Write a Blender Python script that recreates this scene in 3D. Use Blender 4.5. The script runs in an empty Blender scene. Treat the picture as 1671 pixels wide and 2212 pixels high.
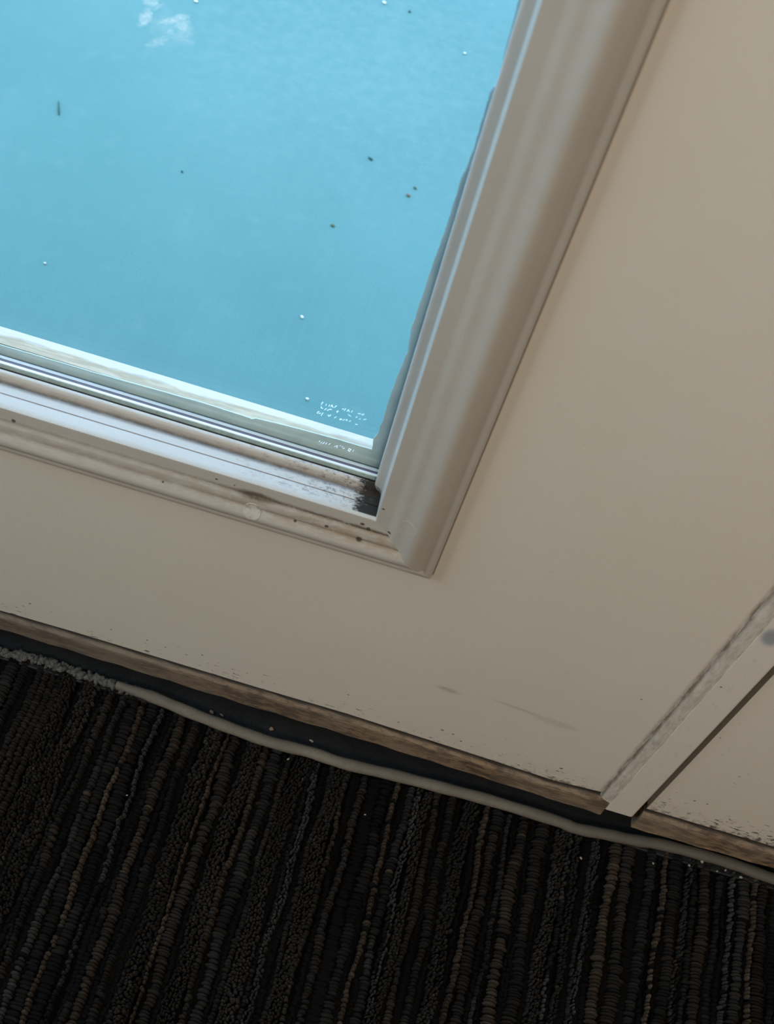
import bpy, math, random
import numpy as np
from mathutils import Vector, Matrix

random.seed(7); rng = np.random.default_rng(7)
SC = bpy.context.scene
COL = SC.collection
FZ = 0.285                      # height of the lower outer corner of the door's glass frame above the carpet

# ------------------------------------------------------------------ camera
IMG_W, IMG_H, FPX = 1671.0, 2212.0, 2900.0
PITCH, ROLL, YAW = math.radians(55.7), math.radians(18.17), math.radians(1.65)
CAM_POS = Vector((-0.04914816, -0.42742618, 0.67599292 + FZ))
cp, sp = math.cos(PITCH), math.sin(PITCH)
DV = Vector((math.sin(YAW)*cp, math.cos(YAW)*cp, -sp))
HX = Vector((math.cos(YAW), -math.sin(YAW), 0))
UP = HX.cross(DV)
RV = math.cos(ROLL)*HX + math.sin(ROLL)*UP
LV = math.sin(ROLL)*HX - math.cos(ROLL)*UP      # image down
cam_d = bpy.data.cameras.new('camera'); cam = bpy.data.objects.new('camera', cam_d); COL.objects.link(cam)
M = Matrix((RV, -LV, -DV)).transposed().to_4x4(); M.translation = CAM_POS
cam.matrix_world = M
cam_d.sensor_fit = 'VERTICAL'; cam_d.sensor_height = 36.0; cam_d.sensor_width = 36.0
cam_d.lens = FPX*36.0/IMG_H
cam_d.clip_start = 0.02; cam_d.clip_end = 200
cam_d.dof.use_dof = True; cam_d.dof.focus_distance = 0.88; cam_d.dof.aperture_fstop = 15.0
SC.camera = cam

# ------------------------------------------------------------------ sky, lights, exposure
W = bpy.data.worlds.new('world'); SC.world = W; W.use_nodes = True
bg = W.node_tree.nodes['Background']
bg.inputs['Color'].default_value = (0.42, 0.66, 1.0, 1); bg.inputs['Strength'].default_value = 5.2
SC.view_settings.view_transform = 'Standard'
try: SC.view_settings.look = 'None'
except Exception: pass
SC.view_settings.gamma = 1.0; SC.view_settings.exposure = 0.0; SC.view_settings.use_curve_mapping = False

def area(name, loc, target, sx, sy, power, colr):
    l = bpy.data.lights.new(name, 'AREA'); l.shape = 'RECTANGLE'; l.size = sx; l.size_y = sy
    l.energy = power; l.color = colr
    o = bpy.data.objects.new(name, l); COL.objects.link(o); o.location = loc
    d = Vector(target) - Vector(loc); o.rotation_euler = d.to_track_quat('-Z', 'Y').to_euler()
    return o
# warm lamp of the room, and the daylight of a second window in the left-hand wall
area('room_lamp', (0.50, -1.65, 1.75), (0.4, 0.0, 0.3), 0.9, 0.5, 20.0, (1.0, 0.84, 0.68))
area('side_window_daylight', (-1.27, -0.46, 1.05), (0.2, -0.05, 0.3), 0.6, 1.2, 20.0, (0.66, 0.86, 1.0))

# ------------------------------------------------------------------ pixel of the photograph -> point on a real plane of the place
def ray(px, py):
    return RV*((px-IMG_W/2)/FPX) + LV*((py-IMG_H/2)/FPX) + DV
def at_y(px, py, y=0.0):
    r = ray(px, py); return CAM_POS + r*((y-CAM_POS.y)/r.y)
def at_z(px, py, z=0.0):
    r = ray(px, py); return CAM_POS + r*((z-CAM_POS.z)/r.z)

# ------------------------------------------------------------------ helpers
def tag(o, label=None, cat=None, group=None, kind=None):
    if label: o['label'] = label
    if cat: o['category'] = cat
    if group: o['group'] = group
    if kind: o['kind'] = kind
    return o

def mk(name, verts, faces, m, parent=None, origin=(0, 0, 0), smooth=False):
    """one mesh object; verts are world coordinates"""
    og = Vector(origin)
    me = bpy.data.meshes.new(name)
    me.from_pydata([tuple(Vector(v)-og) for v in verts], [], faces)
    if smooth: me.polygons.foreach_set('use_smooth', [True]*len(me.polygons))
    me.materials.append(m); me.update()
    o = bpy.data.objects.new(name, me); COL.objects.link(o)
    o.location = og
    if parent is not None:
        o.parent = parent; o.location = og - Vector(parent['_o'])
    o['_o'] = tuple(og)
    return o

class MB:
    def __init__(s): s.v = []; s.f = []
    def add(s, v, f):
        n = len(s.v); s.v += [tuple(x) for x in v]; s.f += [tuple(i+n for i in q) for q in f]
    def box(s, a, b):
        x0, y0, z0 = a; x1, y1, z1 = b
        s.add([(x0,y0,z0),(x1,y0,z0),(x1,y1,z0),(x0,y1,z0),(x0,y0,z1),(x1,y0,z1),(x1,y1,z1),(x0,y1,z1)],
              [(0,3,2,1),(4,5,6,7),(0,1,5,4),(1,2,6,5),(2,3,7,6),(3,0,4,7)])
    def build(s, name, m, parent=None, origin=(0,0,0), smooth=False, bevel=0, angle=None):
        o = mk(name, s.v, s.f, m, parent, origin, smooth)
        if bevel:
            b = o.modifiers.new('bevel', 'BEVEL'); b.width = bevel; b.segments = 2; b.limit_method = 'ANGLE'
        return o

def clean(o):
    pass

# ------------------------------------------------------------------ material helpers
class Mat:
    def __init__(s, name):
        s.m = bpy.data.materials.new(name); s.m.use_nodes = True
        s.nt = s.m.node_tree; s.n = s.nt.nodes; s.l = s.nt.links
        s.b = s.n['Principled BSDF']
        s.pos = s.n.new('ShaderNodeNewGeometry').outputs['Position']
    def link(s, a, b): s.l.new(a, b)
    def math(s, op, a, b=None, c=None, clamp=False):
        n = s.n.new('ShaderNodeMath'); n.operation = op; n.use_clamp = clamp
        for i, v in enumerate((a, b, c)):
            if v is None: continue
            if isinstance(v, (int, float)): n.inputs[i].default_value = v
            else: s.link(v, n.inputs[i])
        return n.outputs[0]
    def xyz(s):
        n = s.n.new('ShaderNodeSeparateXYZ'); s.link(s.pos, n.inputs[0]); return n.outputs
    def smooth(s, v, lo, hi, a=0.0, b=1.0):
        n = s.n.new('ShaderNodeMapRange'); n.interpolation_type = 'SMOOTHSTEP'
        s.link(v, n.inputs['Value'])
        n.inputs['From Min'].default_value = lo; n.inputs['From Max'].default_value = hi
        n.inputs['To Min'].default_value = a; n.inputs['To Max'].default_value = b
        return n.outputs[0]
    def noise(s, scale, detail=3.0, rough=0.6, stretch=(1, 1, 1), offset=(0, 0, 0)):
        mp = s.n.new('ShaderNodeMapping'); s.link(s.pos, mp.inputs['Vector'])
        mp.inputs['Scale'].default_value = stretch; mp.inputs['Location'].default_value = offset
        n = s.n.new('ShaderNodeTexNoise'); n.inputs['Scale'].default_value = scale
        n.inputs['Detail'].default_value = detail; n.inputs['Roughness'].default_value = rough
        s.link(mp.outputs[0], n.inputs['Vector']); return n.outputs['Fac']
    def mix(s, f, a, b):
        n = s.n.new('ShaderNodeMix'); n.data_type = 'RGBA'
        if isinstance(f, (int, float)): n.inputs[0].default_value = f
        else: s.link(f, n.inputs[0])
        for k, v in ((6, a), (7, b)):
            if isinstance(v, tuple): n.inputs[k].default_value = (*v, 1)
            else: s.link(v, n.inputs[k])
        return n.outputs[2]
    def attr(s, name):
        n = s.n.new('ShaderNodeAttribute'); n.attribute_name = name; return n
    def color(s, c):
        if isinstance(c, tuple): s.b.inputs['Base Color'].default_value = (*c, 1)
        else: s.link(c, s.b.inputs['Base Color'])
    def rough(s, r):
        if isinstance(r, (int, float)): s.b.inputs['Roughness'].default_value = r
        else: s.link(r, s.b.inputs['Roughness'])
    def bump(s, h, dist=0.001, strength=1.0):
        n = s.n.new('ShaderNodeBump'); n.inputs['Distance'].default_value = dist; n.inputs['Strength'].default_value = strength
        s.link(h, n.inputs['Height']); s.link(n.outputs[0], s.b.inputs['Normal'])
    def spot(s, p, rx, ry, plane='xz', soft=0.5, ang=0.0, wob=None):
        """1 inside an elliptical spot about p, 0 outside"""
        X = s.xyz(); a = X[0]; b = X[2] if plane == 'xz' else X[1]
        pa, pb = (p[0], p[2]) if plane == 'xz' else (p[0], p[1])
        da = s.math('SUBTRACT', a, pa); db = s.math('SUBTRACT', b, pb)
        ca, sa = math.cos(ang), math.sin(ang)
        u = s.math('ADD', s.math('MULTIPLY', da, ca/rx), s.math('MULTIPLY', db, sa/rx))
        v = s.math('ADD', s.math('MULTIPLY', da, -sa/ry), s.math('MULTIPLY', db, ca/ry))
        d = s.math('SQRT', s.math('ADD', s.math('MULTIPLY', u, u), s.math('MULTIPLY', v, v)))
        if wob is not None: d = s.math('ADD', d, wob)
        return s.smooth(d, 1.0-soft*0.5, 1.0+soft*0.5, 1.0, 0.0)

def simple(name, c, r=0.6, metal=0.0, bump=None, var=None):
    k = Mat(name)
    if var:
        sc, c2, lo, hi = var
        k.color(k.mix(k.smooth(k.noise(sc), lo, hi), c, c2))
    else: k.color(c)
    k.rough(r); k.b.inputs['Metallic'].default_value = metal
    if bump: k.bump(k.noise(bump[0], 4), bump[1])
    return k.m

CREAM = (0.70, 0.665, 0.60)
MOULD = (0.012, 0.011, 0.010)
BROWNDIRT = (0.12, 0.085, 0.055)

def mx(k, *fs):
    r = fs[0]
    for f in fs[1:]: r = k.math('MAXIMUM', r, f)
    return r

# door paint with the scuffs along its foot -------------------------------------------------
k = Mat('door_paint')
X = k.xyz()
tone = k.mix(k.smooth(k.noise(7, 3), 0.3, 0.7), CREAM, tuple(c*f for c, f in zip(CREAM, (0.975, 0.97, 0.945))))
zf = X[2]
up = k.math('SUBTRACT', zf, FZ-0.221)                               # height above the foot of the steel skin
dash = k.noise(330, 3.5, 0.65, (0.42, 1, 1.25))
patch = k.noise(38, 2, 0.5, (0.6, 1, 1), (3, 1, 2))
thr = k.math('ADD', k.math('SUBTRACT', k.smooth(up, 0.0, 0.055, 0.600, 0.735), k.smooth(X[0], .20, .22, 0, .045)), k.math('MULTIPLY', k.math('SUBTRACT', 0.52, patch), 0.30))
dm = k.math('SUBTRACT', dash, thr)
scuff = k.smooth(dm, 0.0, 0.035)
foot = k.math('MULTIPLY', k.smooth(up, 0.0, 0.0045, 1.0, 0.0), k.smooth(k.noise(150, 4, 0.7), 0.42, 0.7))
haze = k.math('MULTIPLY', k.smooth(up, 0.0, 0.03, 1.0, 0.0), k.smooth(k.noise(70, 4, 0.7), 0.35, 0.75, 0, 0.16))
wn = k.math('MULTIPLY', k.math('SUBTRACT', k.noise(400, 3), 0.5), 0.9)
spots = []
for (px, py, r) in ((75,1187,.5),(65,1304,1.5),(240,1360,1.4),(318,1383,1.4),(357,1398,1.2),(437,1415,1.4),(752,1501,1.3),(1046,1608,.7),(1092,1598,.6),(1385,1511,1.1),(1555,1594,1.1),(1507,1500,.5),(955,1577,2.0),(978,1586,1.6),(995,1601,1.6),(860,1560,1.4),(1212,1660,2.0),(1500,1730,1.6),(1527,1737,1.5)):
    spots.append(k.spot(at_y(px, py), r*0.00042*1.5, r*0.00042*1.1, wob=wn, soft=0.9, ang=0.25))
rub1 = k.math('MULTIPLY', k.spot(at_y(967, 1490), 0.0075, 0.0026, soft=1.3, ang=-0.10, wob=wn), 0.30)
rub2 = k.math('MULTIPLY', k.spot(at_y(1200, 1562), 0.0155, 0.0042, soft=0.9, ang=-0.06, wob=wn), 0.15)
rub3 = k.math('MULTIPLY', k.spot(at_y(1128, 1534), 0.0200, 0.0016, soft=1.4, ang=-0.10, wob=wn), 0.20)
c = k.mix(haze, tone, (0.30, 0.22, 0.16))
c = k.mix(mx(k, rub1, rub2, rub3), c, (0.10, 0.10, 0.10))
c = k.mix(foot, c, BROWNDIRT)
c = k.mix(k.math('MULTIPLY', mx(k, scuff, *spots), 0.85), c, (0.045, 0.038, 0.034))
# brown grime in the joint beside the astragal
jx = k.math('ABSOLUTE', k.math('SUBTRACT', X[0], 0.1775))
grime_shade = k.math('MULTIPLY', k.smooth(jx, 0.0004, 0.0042, 1, 0), k.smooth(k.noise(160, 4, 0.7, (1, 1, .35)), 0.36, 0.66, 0.25, 0.85))
c = k.mix(grime_shade, c, (0.17, 0.105, 0.065))
jl = k.math('MULTIPLY', k.smooth(k.math('ABSOLUTE', k.math('SUBTRACT', X[0], 0.0004)), 0.0003, 0.0013, 1, 0), k.smooth(X[2], FZ-.002, FZ+.001))  # gap shadow beside the glass frame, painted as a thin dark line
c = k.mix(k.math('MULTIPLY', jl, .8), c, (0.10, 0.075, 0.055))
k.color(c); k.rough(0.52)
k.bump(k.noise(900, 3, 0.6), 0.00012)
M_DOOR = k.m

# astragal paint
k = Mat('astragal_paint')
blot = k.spot(at_y(1664, 1386, -.006), 0.0052, 0.0085, soft=0.9, ang=0.2)
grey = k.math('MULTIPLY', k.smooth(k.noise(260, 4, .7, (1, 1, .3)), 0.56, 0.72), 0.25)
c = k.mix(grey, CREAM, (0.33, 0.32, 0.30))
c = k.mix(k.math('MULTIPLY', blot, 0.8), c, (0.22, 0.26, 0.33))
dot = k.spot(at_y(1556, 1492, -.006), 0.0009, 0.0005, soft=.8)
c = k.mix(dot, c, (0.06, 0.05, 0.04))
X = k.xyz()
lowz = k.math('MULTIPLY', k.smooth(X[2], FZ-0.262, FZ-0.235, 1, 0), k.smooth(k.noise(180, 4, .7), .45, .7, 0, .5))
c = k.mix(lowz, c, (0.20, 0.14, 0.09))
k.color(c); k.rough(0.5); k.bump(k.noise(900, 3), 0.00012); M_AST = k.m

# brush-painted seal along the astragal
k = Mat('painted_seal')
str_ = k.noise(420, 4, .7, (1, 1, .22)); bl = k.noise(120, 4, .6, (1, 1, .5))
c = k.mix(k.smooth(str_, 0.38, 0.68), (0.60, 0.555, 0.48), (0.46, 0.42, 0.36))
X = k.xyz()
ed = k.smooth(X[0], 0.1774, 0.1794, 1, 0)
c = k.mix(k.math('MULTIPLY', ed, k.smooth(bl, .35, .6, .35, .9)), c, (0.19, 0.13, 0.09))
k.color(c); k.rough(0.6); k.bump(k.math('ADD', bl, str_), 0.0005); M_SEAL = k.m

# moulded frame of the glass; attributes: w = distance in from the outer edge (m), q = along, h = 1 on the bottom bar
def frame_mat():
    k = Mat('frame_plastic')
    a = k.attr('w').outputs['Fac']; q = k.attr('q').outputs['Fac']; h = k.attr('h').outputs['Fac']
    base = k.mix(k.smooth(k.noise(25, 3), .35, .7), tuple(x*.70 for x in CREAM), tuple(x*.67 for x in CREAM))
    n1 = k.noise(220, 5, .72, (.45, 1, 1)); n2 = k.noise(650, 4, .7, (.6, 1, 1)); n3 = k.noise(60, 3, .6)
    corner = k.smooth(q, 0.004, 0.16, 1.0, 0.48)
    def line(pos, wd):
        return k.smooth(k.math('ABSOLUTE', k.math('SUBTRACT', a, pos)), 0.0, wd, 1.0, 0.0)
    # grime caught in the two steps of the bottom bar
    l1 = k.math('MULTIPLY', line(0.0318, 0.0024), k.smooth(k.math('ADD', n1, k.math('MULTIPLY', n3, .5)), 0.48, 0.86, 0.35, 1.0))
    l2 = k.math('MULTIPLY', line(0.0242, 0.0026), k.smooth(k.math('ADD', n1, k.math('MULTIPLY', n3, .5)), 0.54, 0.92, 0.20, 0.95))
    n5 = k.noise(800, 4, .75, (.6, 1, 1))
    core = k.math('MULTIPLY', k.math('MULTIPLY', mx(k, line(0.0317, 0.0011), k.math('MULTIPLY', line(0.0240, 0.0009), .7)), k.smooth(k.math('ADD', n5, k.math('MULTIPLY', n3, .6)), .55, .85, .15, 1)), k.math('MULTIPLY', corner, corner))
    g = k.math('MULTIPLY', k.math('MULTIPLY', mx(k, k.math('MULTIPLY', l1, .85), k.math('MULTIPLY', l2, .7)), corner), h)
    core = k.math('MULTIPLY', core, h)
    c = k.mix(k.math('MULTIPLY', g, 0.9), base, (0.12, 0.085, 0.058))
    c = k.mix(k.math('MULTIPLY', core, 0.95), c, (0.035, 0.026, 0.02))
    pr = k.math('MULTIPLY', k.spot(Vector((-.1108, 0, FZ+.0318)), .0105, .0024, soft=1.2, wob=k.math('MULTIPLY', k.math('SUBTRACT', n5, .5), 1.2)), .85)
    c = k.mix(k.math('MULTIPLY', pr, h), c, (0.045, 0.034, 0.026))
    # rubbed-in tan on the bead between them
    tan = k.math('MULTIPLY', k.math('MULTIPLY', k.smooth(a, .016, .023, 0, 1), k.smooth(a, .030, .034, 1, 0)), k.math('MULTIPLY', k.smooth(n1, .38, .62, .0, .55), h))
    c = k.mix(k.math('MULTIPLY', tan, corner), c, (0.34, 0.25, 0.16))
    # mould: brown line at the foot of the glazing stop and black bloom in the corner
    sl = line(0.0568, 0.0030)
    m1 = k.math('MULTIPLY', sl, k.smooth(n1, 0.25, 0.60, 0.72, 1.0))
    shelf = k.math('MULTIPLY', k.smooth(a, .0425, .0435), k.smooth(a, .0555, .0575, 1, 0))
    inner = k.smooth(a, .0425, .0432)
    d = k.math('ADD', q, k.math('MULTIPLY', k.math('SUBTRACT', n2, .5), .026))
    bloom = k.math('MULTIPLY', k.smooth(d, 0.0095, 0.0175, 1.0, 0.0), k.smooth(n1, .25, .45, .8, 1))
    n4 = k.noise(420, 6, .8, (.5, 1, 1))
    soot = k.math('MULTIPLY', k.smooth(q, 0.0, 0.12, 1, 0.10), k.smooth(k.math('SUBTRACT', n4, k.math('MULTIPLY', q, 0.55)), 0.47, 0.62, 0.0, 0.75))
    stop = k.math('MULTIPLY', k.smooth(a, .0565, .0578), k.smooth(a, .0600, .0612, 1, 0))
    taup = k.math('MULTIPLY', stop, k.smooth(n1, .30, .6, .45, .75))
    inn = k.math('MULTIPLY', inner, h)
    c = k.mix(k.math('MULTIPLY', k.math('MULTIPLY', taup, h), .8), c, (0.32, 0.265, 0.22))
    # the thin groove pressed along the shelf
    gr = k.math('MULTIPLY', line(0.0498, 0.0008), h)
    c = k.mix(k.math('MULTIPLY', gr, .8), c, (0.14, 0.13, 0.13))
    c = k.mix(k.math('MULTIPLY', k.math('MULTIPLY', mx(k, bloom, k.math('MULTIPLY', soot, k.smooth(a, .0435, .047, .35, 1))), inn), .95), c, MOULD)
    c = k.mix(k.math('MULTIPLY', k.math('MULTIPLY', m1, h), .85), c, (0.050, 0.037, 0.028))
    # on the upright: only the lowest few millimetres and a few flecks inside
    vb = k.math('MULTIPLY', k.math('SUBTRACT', 1.0, h), inner)
    dv = k.math('ADD', q, k.math('MULTIPLY', k.math('SUBTRACT', n2, .5), .012))
    vm = k.math('MULTIPLY', vb, mx(k, k.smooth(dv, 0.002, 0.0085, 1, 0), k.smooth(k.noise(300, 3, .6, (1, 1, .5)), .70, .76, 0, .5)))
    c = k.mix(k.math('MULTIPLY', vm, .9), c, MOULD)
    # separate black spots
    sp_ = [k.spot(at_y(px, py, -.006), r*.00027, r*.00024, wob=k.math('MULTIPLY', k.math('SUBTRACT', n2, .5), .9), soft=.6) for px, py, r in
           ((638,1123,3.4),(705,1137,4.5),(775,1163,6.5),(793,1150,4.5),(780,1141,5),(825,1109,3.2),(25,917,4.5),(353,1038,2.2),(464,1044,3.2),(503,1057,2.2),(838,1158,4),(663,1159,2))]
    c = k.mix(k.math('MULTIPLY', mx(k, *sp_), .88), c, (0.05, 0.038, 0.03))
    black = mx(k, k.math('MULTIPLY', bloom, inn), vm, k.math('MULTIPLY', core, .8))
    k.color(c); k.rough(k.math('ADD', 0.36, k.math('MULTIPLY', black, .6)))
    k.link(k.math('SUBTRACT', 0.5, k.math('MULTIPLY', black, .48)), k.b.inputs['Specular IOR Level'])
    k.bump(k.noise(700, 3, .6), 0.00014)
    return k.m
M_FRAME = frame_mat()

k = Mat('plug_plastic')
n1 = k.noise(260, 5, .7)
c = k.mix(k.smooth(n1, .48, .70), tuple(x*.72 for x in CREAM), (0.30, 0.23, 0.16))
k.color(c); k.rough(.45); M_PLUG = k.m

M_FRAMEP = simple('plug_clean', tuple(x*.69 for x in CREAM), .36)
# outer frame: white, weathered, with old caulk smeared along the pane
k = Mat('outer_frame_paint')
X = k.xyz()
e = k.math('ADD', X[1], k.math('MULTIPLY', k.math('SUBTRACT', k.noise(90, 4, .6, (.25, 1, 1)), .5), .012))
sm = k.smooth(e, .0370, .0395, 1, 0)
ck = k.mix(k.smooth(k.noise(500, 3, .6, (.12, 1, 1)), .42, .62), (0.330, 0.235, 0.140), (0.430, 0.320, 0.205))
c = k.mix(sm, (0.515, 0.415, 0.332), ck)
edge = k.smooth(k.math('ABSOLUTE', k.math('SUBTRACT', e, .0385)), 0, .0009, .5, 0)
edge = k.math('MULTIPLY', edge, k.smooth(k.noise(60, 3, .6, (.6, 1, 1)), .5, .62))
c = k.mix(edge, c, (0.27, 0.25, 0.22))
grz = k.math('MULTIPLY', k.smooth(X[0], -.10, -.075), k.smooth(k.noise(120, 4, .6, (.4, 1, 1)), .45, .55, 0, .35))
c = k.mix(grz, c, (0.415, 0.349, 0.282))
k.color(c); k.rough(.6); k.bump(k.noise(260, 4, .6, (.3, 1, 1)), .0006); M_OUT = k.m

M_TAPE = simple('glazing_tape', (0.62, 0.78, 0.80), .6, var=(60, (0.72, 0.86, 0.87), .35, .65))
M_SPC_FACE = simple('spacer_sealant', (0.60, 0.72, 0.70), .5, var=(300, (0.50, 0.61, 0.59), .4, .6))
M_SPC_WHITE = simple('spacer_bright_edge', (0.90, 0.90, 0.90), .35)
M_SPC_DARK = simple('spacer_dark_groove', (0.13, 0.12, 0.16), .4)
M_SPC_GREY = simple('spacer_grey_edge', (0.60, 0.64, 0.65), .4)

# clear pane: light goes straight through, the surface reflects by Fresnel
def glass(name, tint):
    m = bpy.data.materials.new(name); m.use_nodes = True; nt = m.node_tree
    nt.nodes.remove(nt.nodes['Principled BSDF']); out = nt.nodes['Material Output']
    t = nt.nodes.new('ShaderNodeBsdfTransparent'); t.inputs[0].default_value = (*tint, 1)
    g = nt.nodes.new('ShaderNodeBsdfGlossy'); g.inputs['Roughness'].default_value = 0.02
    lw = nt.nodes.new('ShaderNodeLayerWeight'); lw.inputs['Blend'].default_value = 0.5
    p5 = nt.nodes.new('ShaderNodeMath'); p5.operation = 'POWER'; p5.inputs[1].default_value = 5.0
    nt.links.new(lw.outputs['Facing'], p5.inputs[0])
    f = nt.nodes.new('ShaderNodeMath'); f.operation = 'MULTIPLY_ADD'; f.inputs[1].default_value = 0.9; f.inputs[2].default_value = 0.018
    nt.links.new(p5.outputs[0], f.inputs[0])
    mi = nt.nodes.new('ShaderNodeMixShader')
    nt.links.new(f.outputs[0], mi.inputs[0]); nt.links.new(t.outputs[0], mi.inputs[1]); nt.links.new(g.outputs[0], mi.inputs[2])
    nt.links.new(mi.outputs[0], out.inputs['Surface'])
    return m
M_GLASS = glass('pane_glass', (0.985, 1.0, 0.995))
M_ETCH = bpy.data.materials.new('etched_white'); M_ETCH.use_nodes = True
_n = M_ETCH.node_tree; _n.nodes.remove(_n.nodes['Principled BSDF'])
_t = _n.nodes.new('ShaderNodeBsdfTranslucent'); _t.inputs[0].default_value = (.95, .95, .95, 1)
_d = _n.nodes.new('ShaderNodeBsdfDiffuse'); _d.inputs[0].default_value = (.9, .9, .9, 1)
_x = _n.nodes.new('ShaderNodeAddShader'); _n.links.new(_t.outputs[0], _x.inputs[0]); _n.links.new(_d.outputs[0], _x.inputs[1])
_tr = _n.nodes.new('ShaderNodeBsdfTransparent'); _mx = _n.nodes.new('ShaderNodeMixShader'); _mx.inputs[0].default_value = .30
_n.links.new(_tr.outputs[0], _mx.inputs[1]); _n.links.new(_x.outputs[0], _mx.inputs[2])
_n.links.new(_mx.outputs[0], _n.nodes['Material Output'].inputs['Surface'])

# door foot: weathered raw wood strip
k = Mat('weathered_wood')
n1 = k.noise(150, 6, .72, (.45, 1, 1.2)); n2 = k.noise(330, 5, .7, (.5, 1, 1)); n3 = k.noise(14, 2)
X = k.xyz()
c = k.mix(k.smooth(n1, .42, .60), (0.235, 0.157, 0.095), (0.075, 0.048, 0.029))
c = k.mix(k.smooth(n2, .56, .72, 0, .7), c, (0.05, 0.032, 0.02))
c = k.mix(k.smooth(n3, .35, .65, 0, .35), c, (0.30, 0.25, 0.20))
c = k.mix(k.smooth(X[0], -.25, .05, .55, 0), c, (0.13, 0.12, 0.10))
low = k.math('MULTIPLY', k.smooth(X[2], FZ-.262, FZ-.246, 1, 0), k.smooth(n1, .4, .6, .8, .2))
c = k.mix(k.math('MULTIPLY', low, k.smooth(X[0], -.1, .25, .4, 1)), c, (0.48, 0.31, 0.17))
c = k.mix(k.smooth(k.attr('grime_shade').outputs['Fac'], .35, .9), c, (0.030, 0.022, 0.015))  # strip top: grime plus the shadow under the skin edge, painted dark
k.color(c); k.rough(.75); k.bump(k.math('ADD', n1, n2), .0007); M_WOOD = k.m

M_BLACK = simple('threshold_bronze', (0.004, 0.005, 0.007), .6, bump=(120, .0006), var=(35, (0.009, 0.010, 0.011), .4, .7))
M_GASKET = simple('black_rubber', (0.008, 0.008, 0.009), .7)

k = Mat('edging_vinyl')
n1 = k.noise(600, 4, .7); n2 = k.noise(40, 3)
X = k.xyz()
c = k.mix(k.smooth(n2, .3, .7), (0.185, 0.162, 0.126), (0.140, 0.123, 0.098))
c = k.mix(k.smooth(n1, .52, .72, 0, .6), c, (0.085, 0.075, 0.06))
c = k.mix(k.smooth(X[0], -.26, -.10, .5, 0), c, (0.090, 0.089, 0.084))  # darker ends: part dirt, part light falloff put into the colour
c = k.mix(k.smooth(X[0], .06, .22, 0, .75), c, (0.085, 0.074, 0.060))
k.color(c); k.rough(.7); k.bump(n1, .0005); M_EDGE = k.m
M_FRAY = simple('frayed_fibre', (0.125, 0.122, 0.112), .9, bump=(900, .0012), var=(350, (0.055, 0.052, 0.048), .42, .62))

# carpet
k = Mat('carpet_yarn')
at = k.attr('yarn').outputs['Color']
fz = k.noise(1500, 3, .7)
c = k.mix(k.smooth(fz, .42, .66, 0, .6), at, (0.006, 0.006, 0.006))
k.color(c); k.rough(.9); k.b.inputs['Specular IOR Level'].default_value = .15
k.bump(k.noise(1400, 4, .8), .0016); M_YARN = k.m
k = Mat('carpet_backing')
n = k.noise(150, 2, .5, (1, .03, 1)); n2 = k.noise(700, 3, .6)
c = k.mix(k.smooth(n, .45, .6), (0.003, 0.003, 0.004), (0.009, 0.008, 0.007))
k.color(c); k.rough(1.0); k.b.inputs['Specular IOR Level'].default_value = 0.0; k.bump(n2, .002); M_BACK = k.m

# painted deck outside
k = Mat('blue_painted_concrete')
n1 = k.noise(3.2, 4, .6); n2 = k.noise(40, 5, .65); n3 = k.noise(9, 4, .6, (1, .35, 1))
c = k.mix(k.smooth(n1, .3, .7), (0.076, 0.175, 0.159), (0.092, 0.196, 0.178))
c = k.mix(k.smooth(n2, .5, .75, 0, .16), c, (0.163, 0.255, 0.239))
c = k.mix(k.smooth(n3, .52, .75, 0, .14), c, (0.138, 0.239, 0.232))
GZ = FZ - 0.335
wb = k.math('MULTIPLY', k.math('SUBTRACT', k.noise(110, 6, .8), .5), 3.2)
wb2 = k.math('MULTIPLY', k.math('SUBTRACT', k.noise(120, 4, .7), .5), 1.2)
def gp(px, py): return at_z(px, py, GZ)
pa = gp(350, 40); pscale = (gp(351, 40)-pa).length
lob = []
for (px, py, rx, ry, ang, s_) in ((315,37,11,20,-.1,.75),(326,4,16,10,0,.65),(343,14,4,11,.3,.35),(375,42,9,24,.75,.75),(396,56,14,14,0,.55),(399,70,14,14,0,.30),(344,90,11,22,.5,.40),(368,67,6,6,0,.5),(385,82,28,9,.1,.28),(350,50,22,26,0,.16),(372,70,36,26,0,.10)):
    lob.append(k.math('MULTIPLY', k.spot(gp(px, py), rx*pscale*1.05, ry*pscale*1.35, 'xy', soft=1.0, ang=-ang, wob=wb), s_))
pale_patch = k.math('MULTIPLY', k.spot(gp(840, 120), 420*pscale, 420*pscale, 'xy', soft=1.9), k.smooth(k.noise(75, 7, .8), .38, .74, .08, .34))  # broad soft paler patch, mottled by noise
c = k.mix(pale_patch, c, (0.236, 0.309, 0.270))
c = k.mix(k.math('MULTIPLY', mx(k, *lob), k.smooth(k.noise(150, 5, .75), .30, .66, .30, .95)), c, (0.407, 0.355, 0.278))
k.color(c); k.rough(.8); k.bump(k.noise(300, 4), .0004); M_DECK = k.m

M_WALL = simple('wall_paint', (0.62, 0.55, 0.45), .8, bump=(300, .0003))
M_CEIL = simple('ceiling_paint', (0.75, 0.72, 0.66), .9)
M_EXT = simple('outside_stucco', (0.70, 0.70, 0.68), .9, bump=(120, .001))
M_TRIM = simple('trim_paint', CREAM, .5)
M_CRUMB = simple('pale_crumb', (0.33, 0.30, 0.25), .8, bump=(900, .0006))
M_CHIP = simple('tan_chip', (0.23, 0.165, 0.115), .8, bump=(900, .0006))
M_LEAFG = simple('dark_green_leaf', (0.015, 0.07, 0.055), .7)
M_LEAFB = simple('brown_leaf', (0.16, 0.10, 0.06), .8)
M_LEAFO = simple('olive_leaf', (0.09, 0.12, 0.05), .8)
M_WHITE = simple('white_paint_chip', (0.664, 0.581, 0.481), .7)

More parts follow.
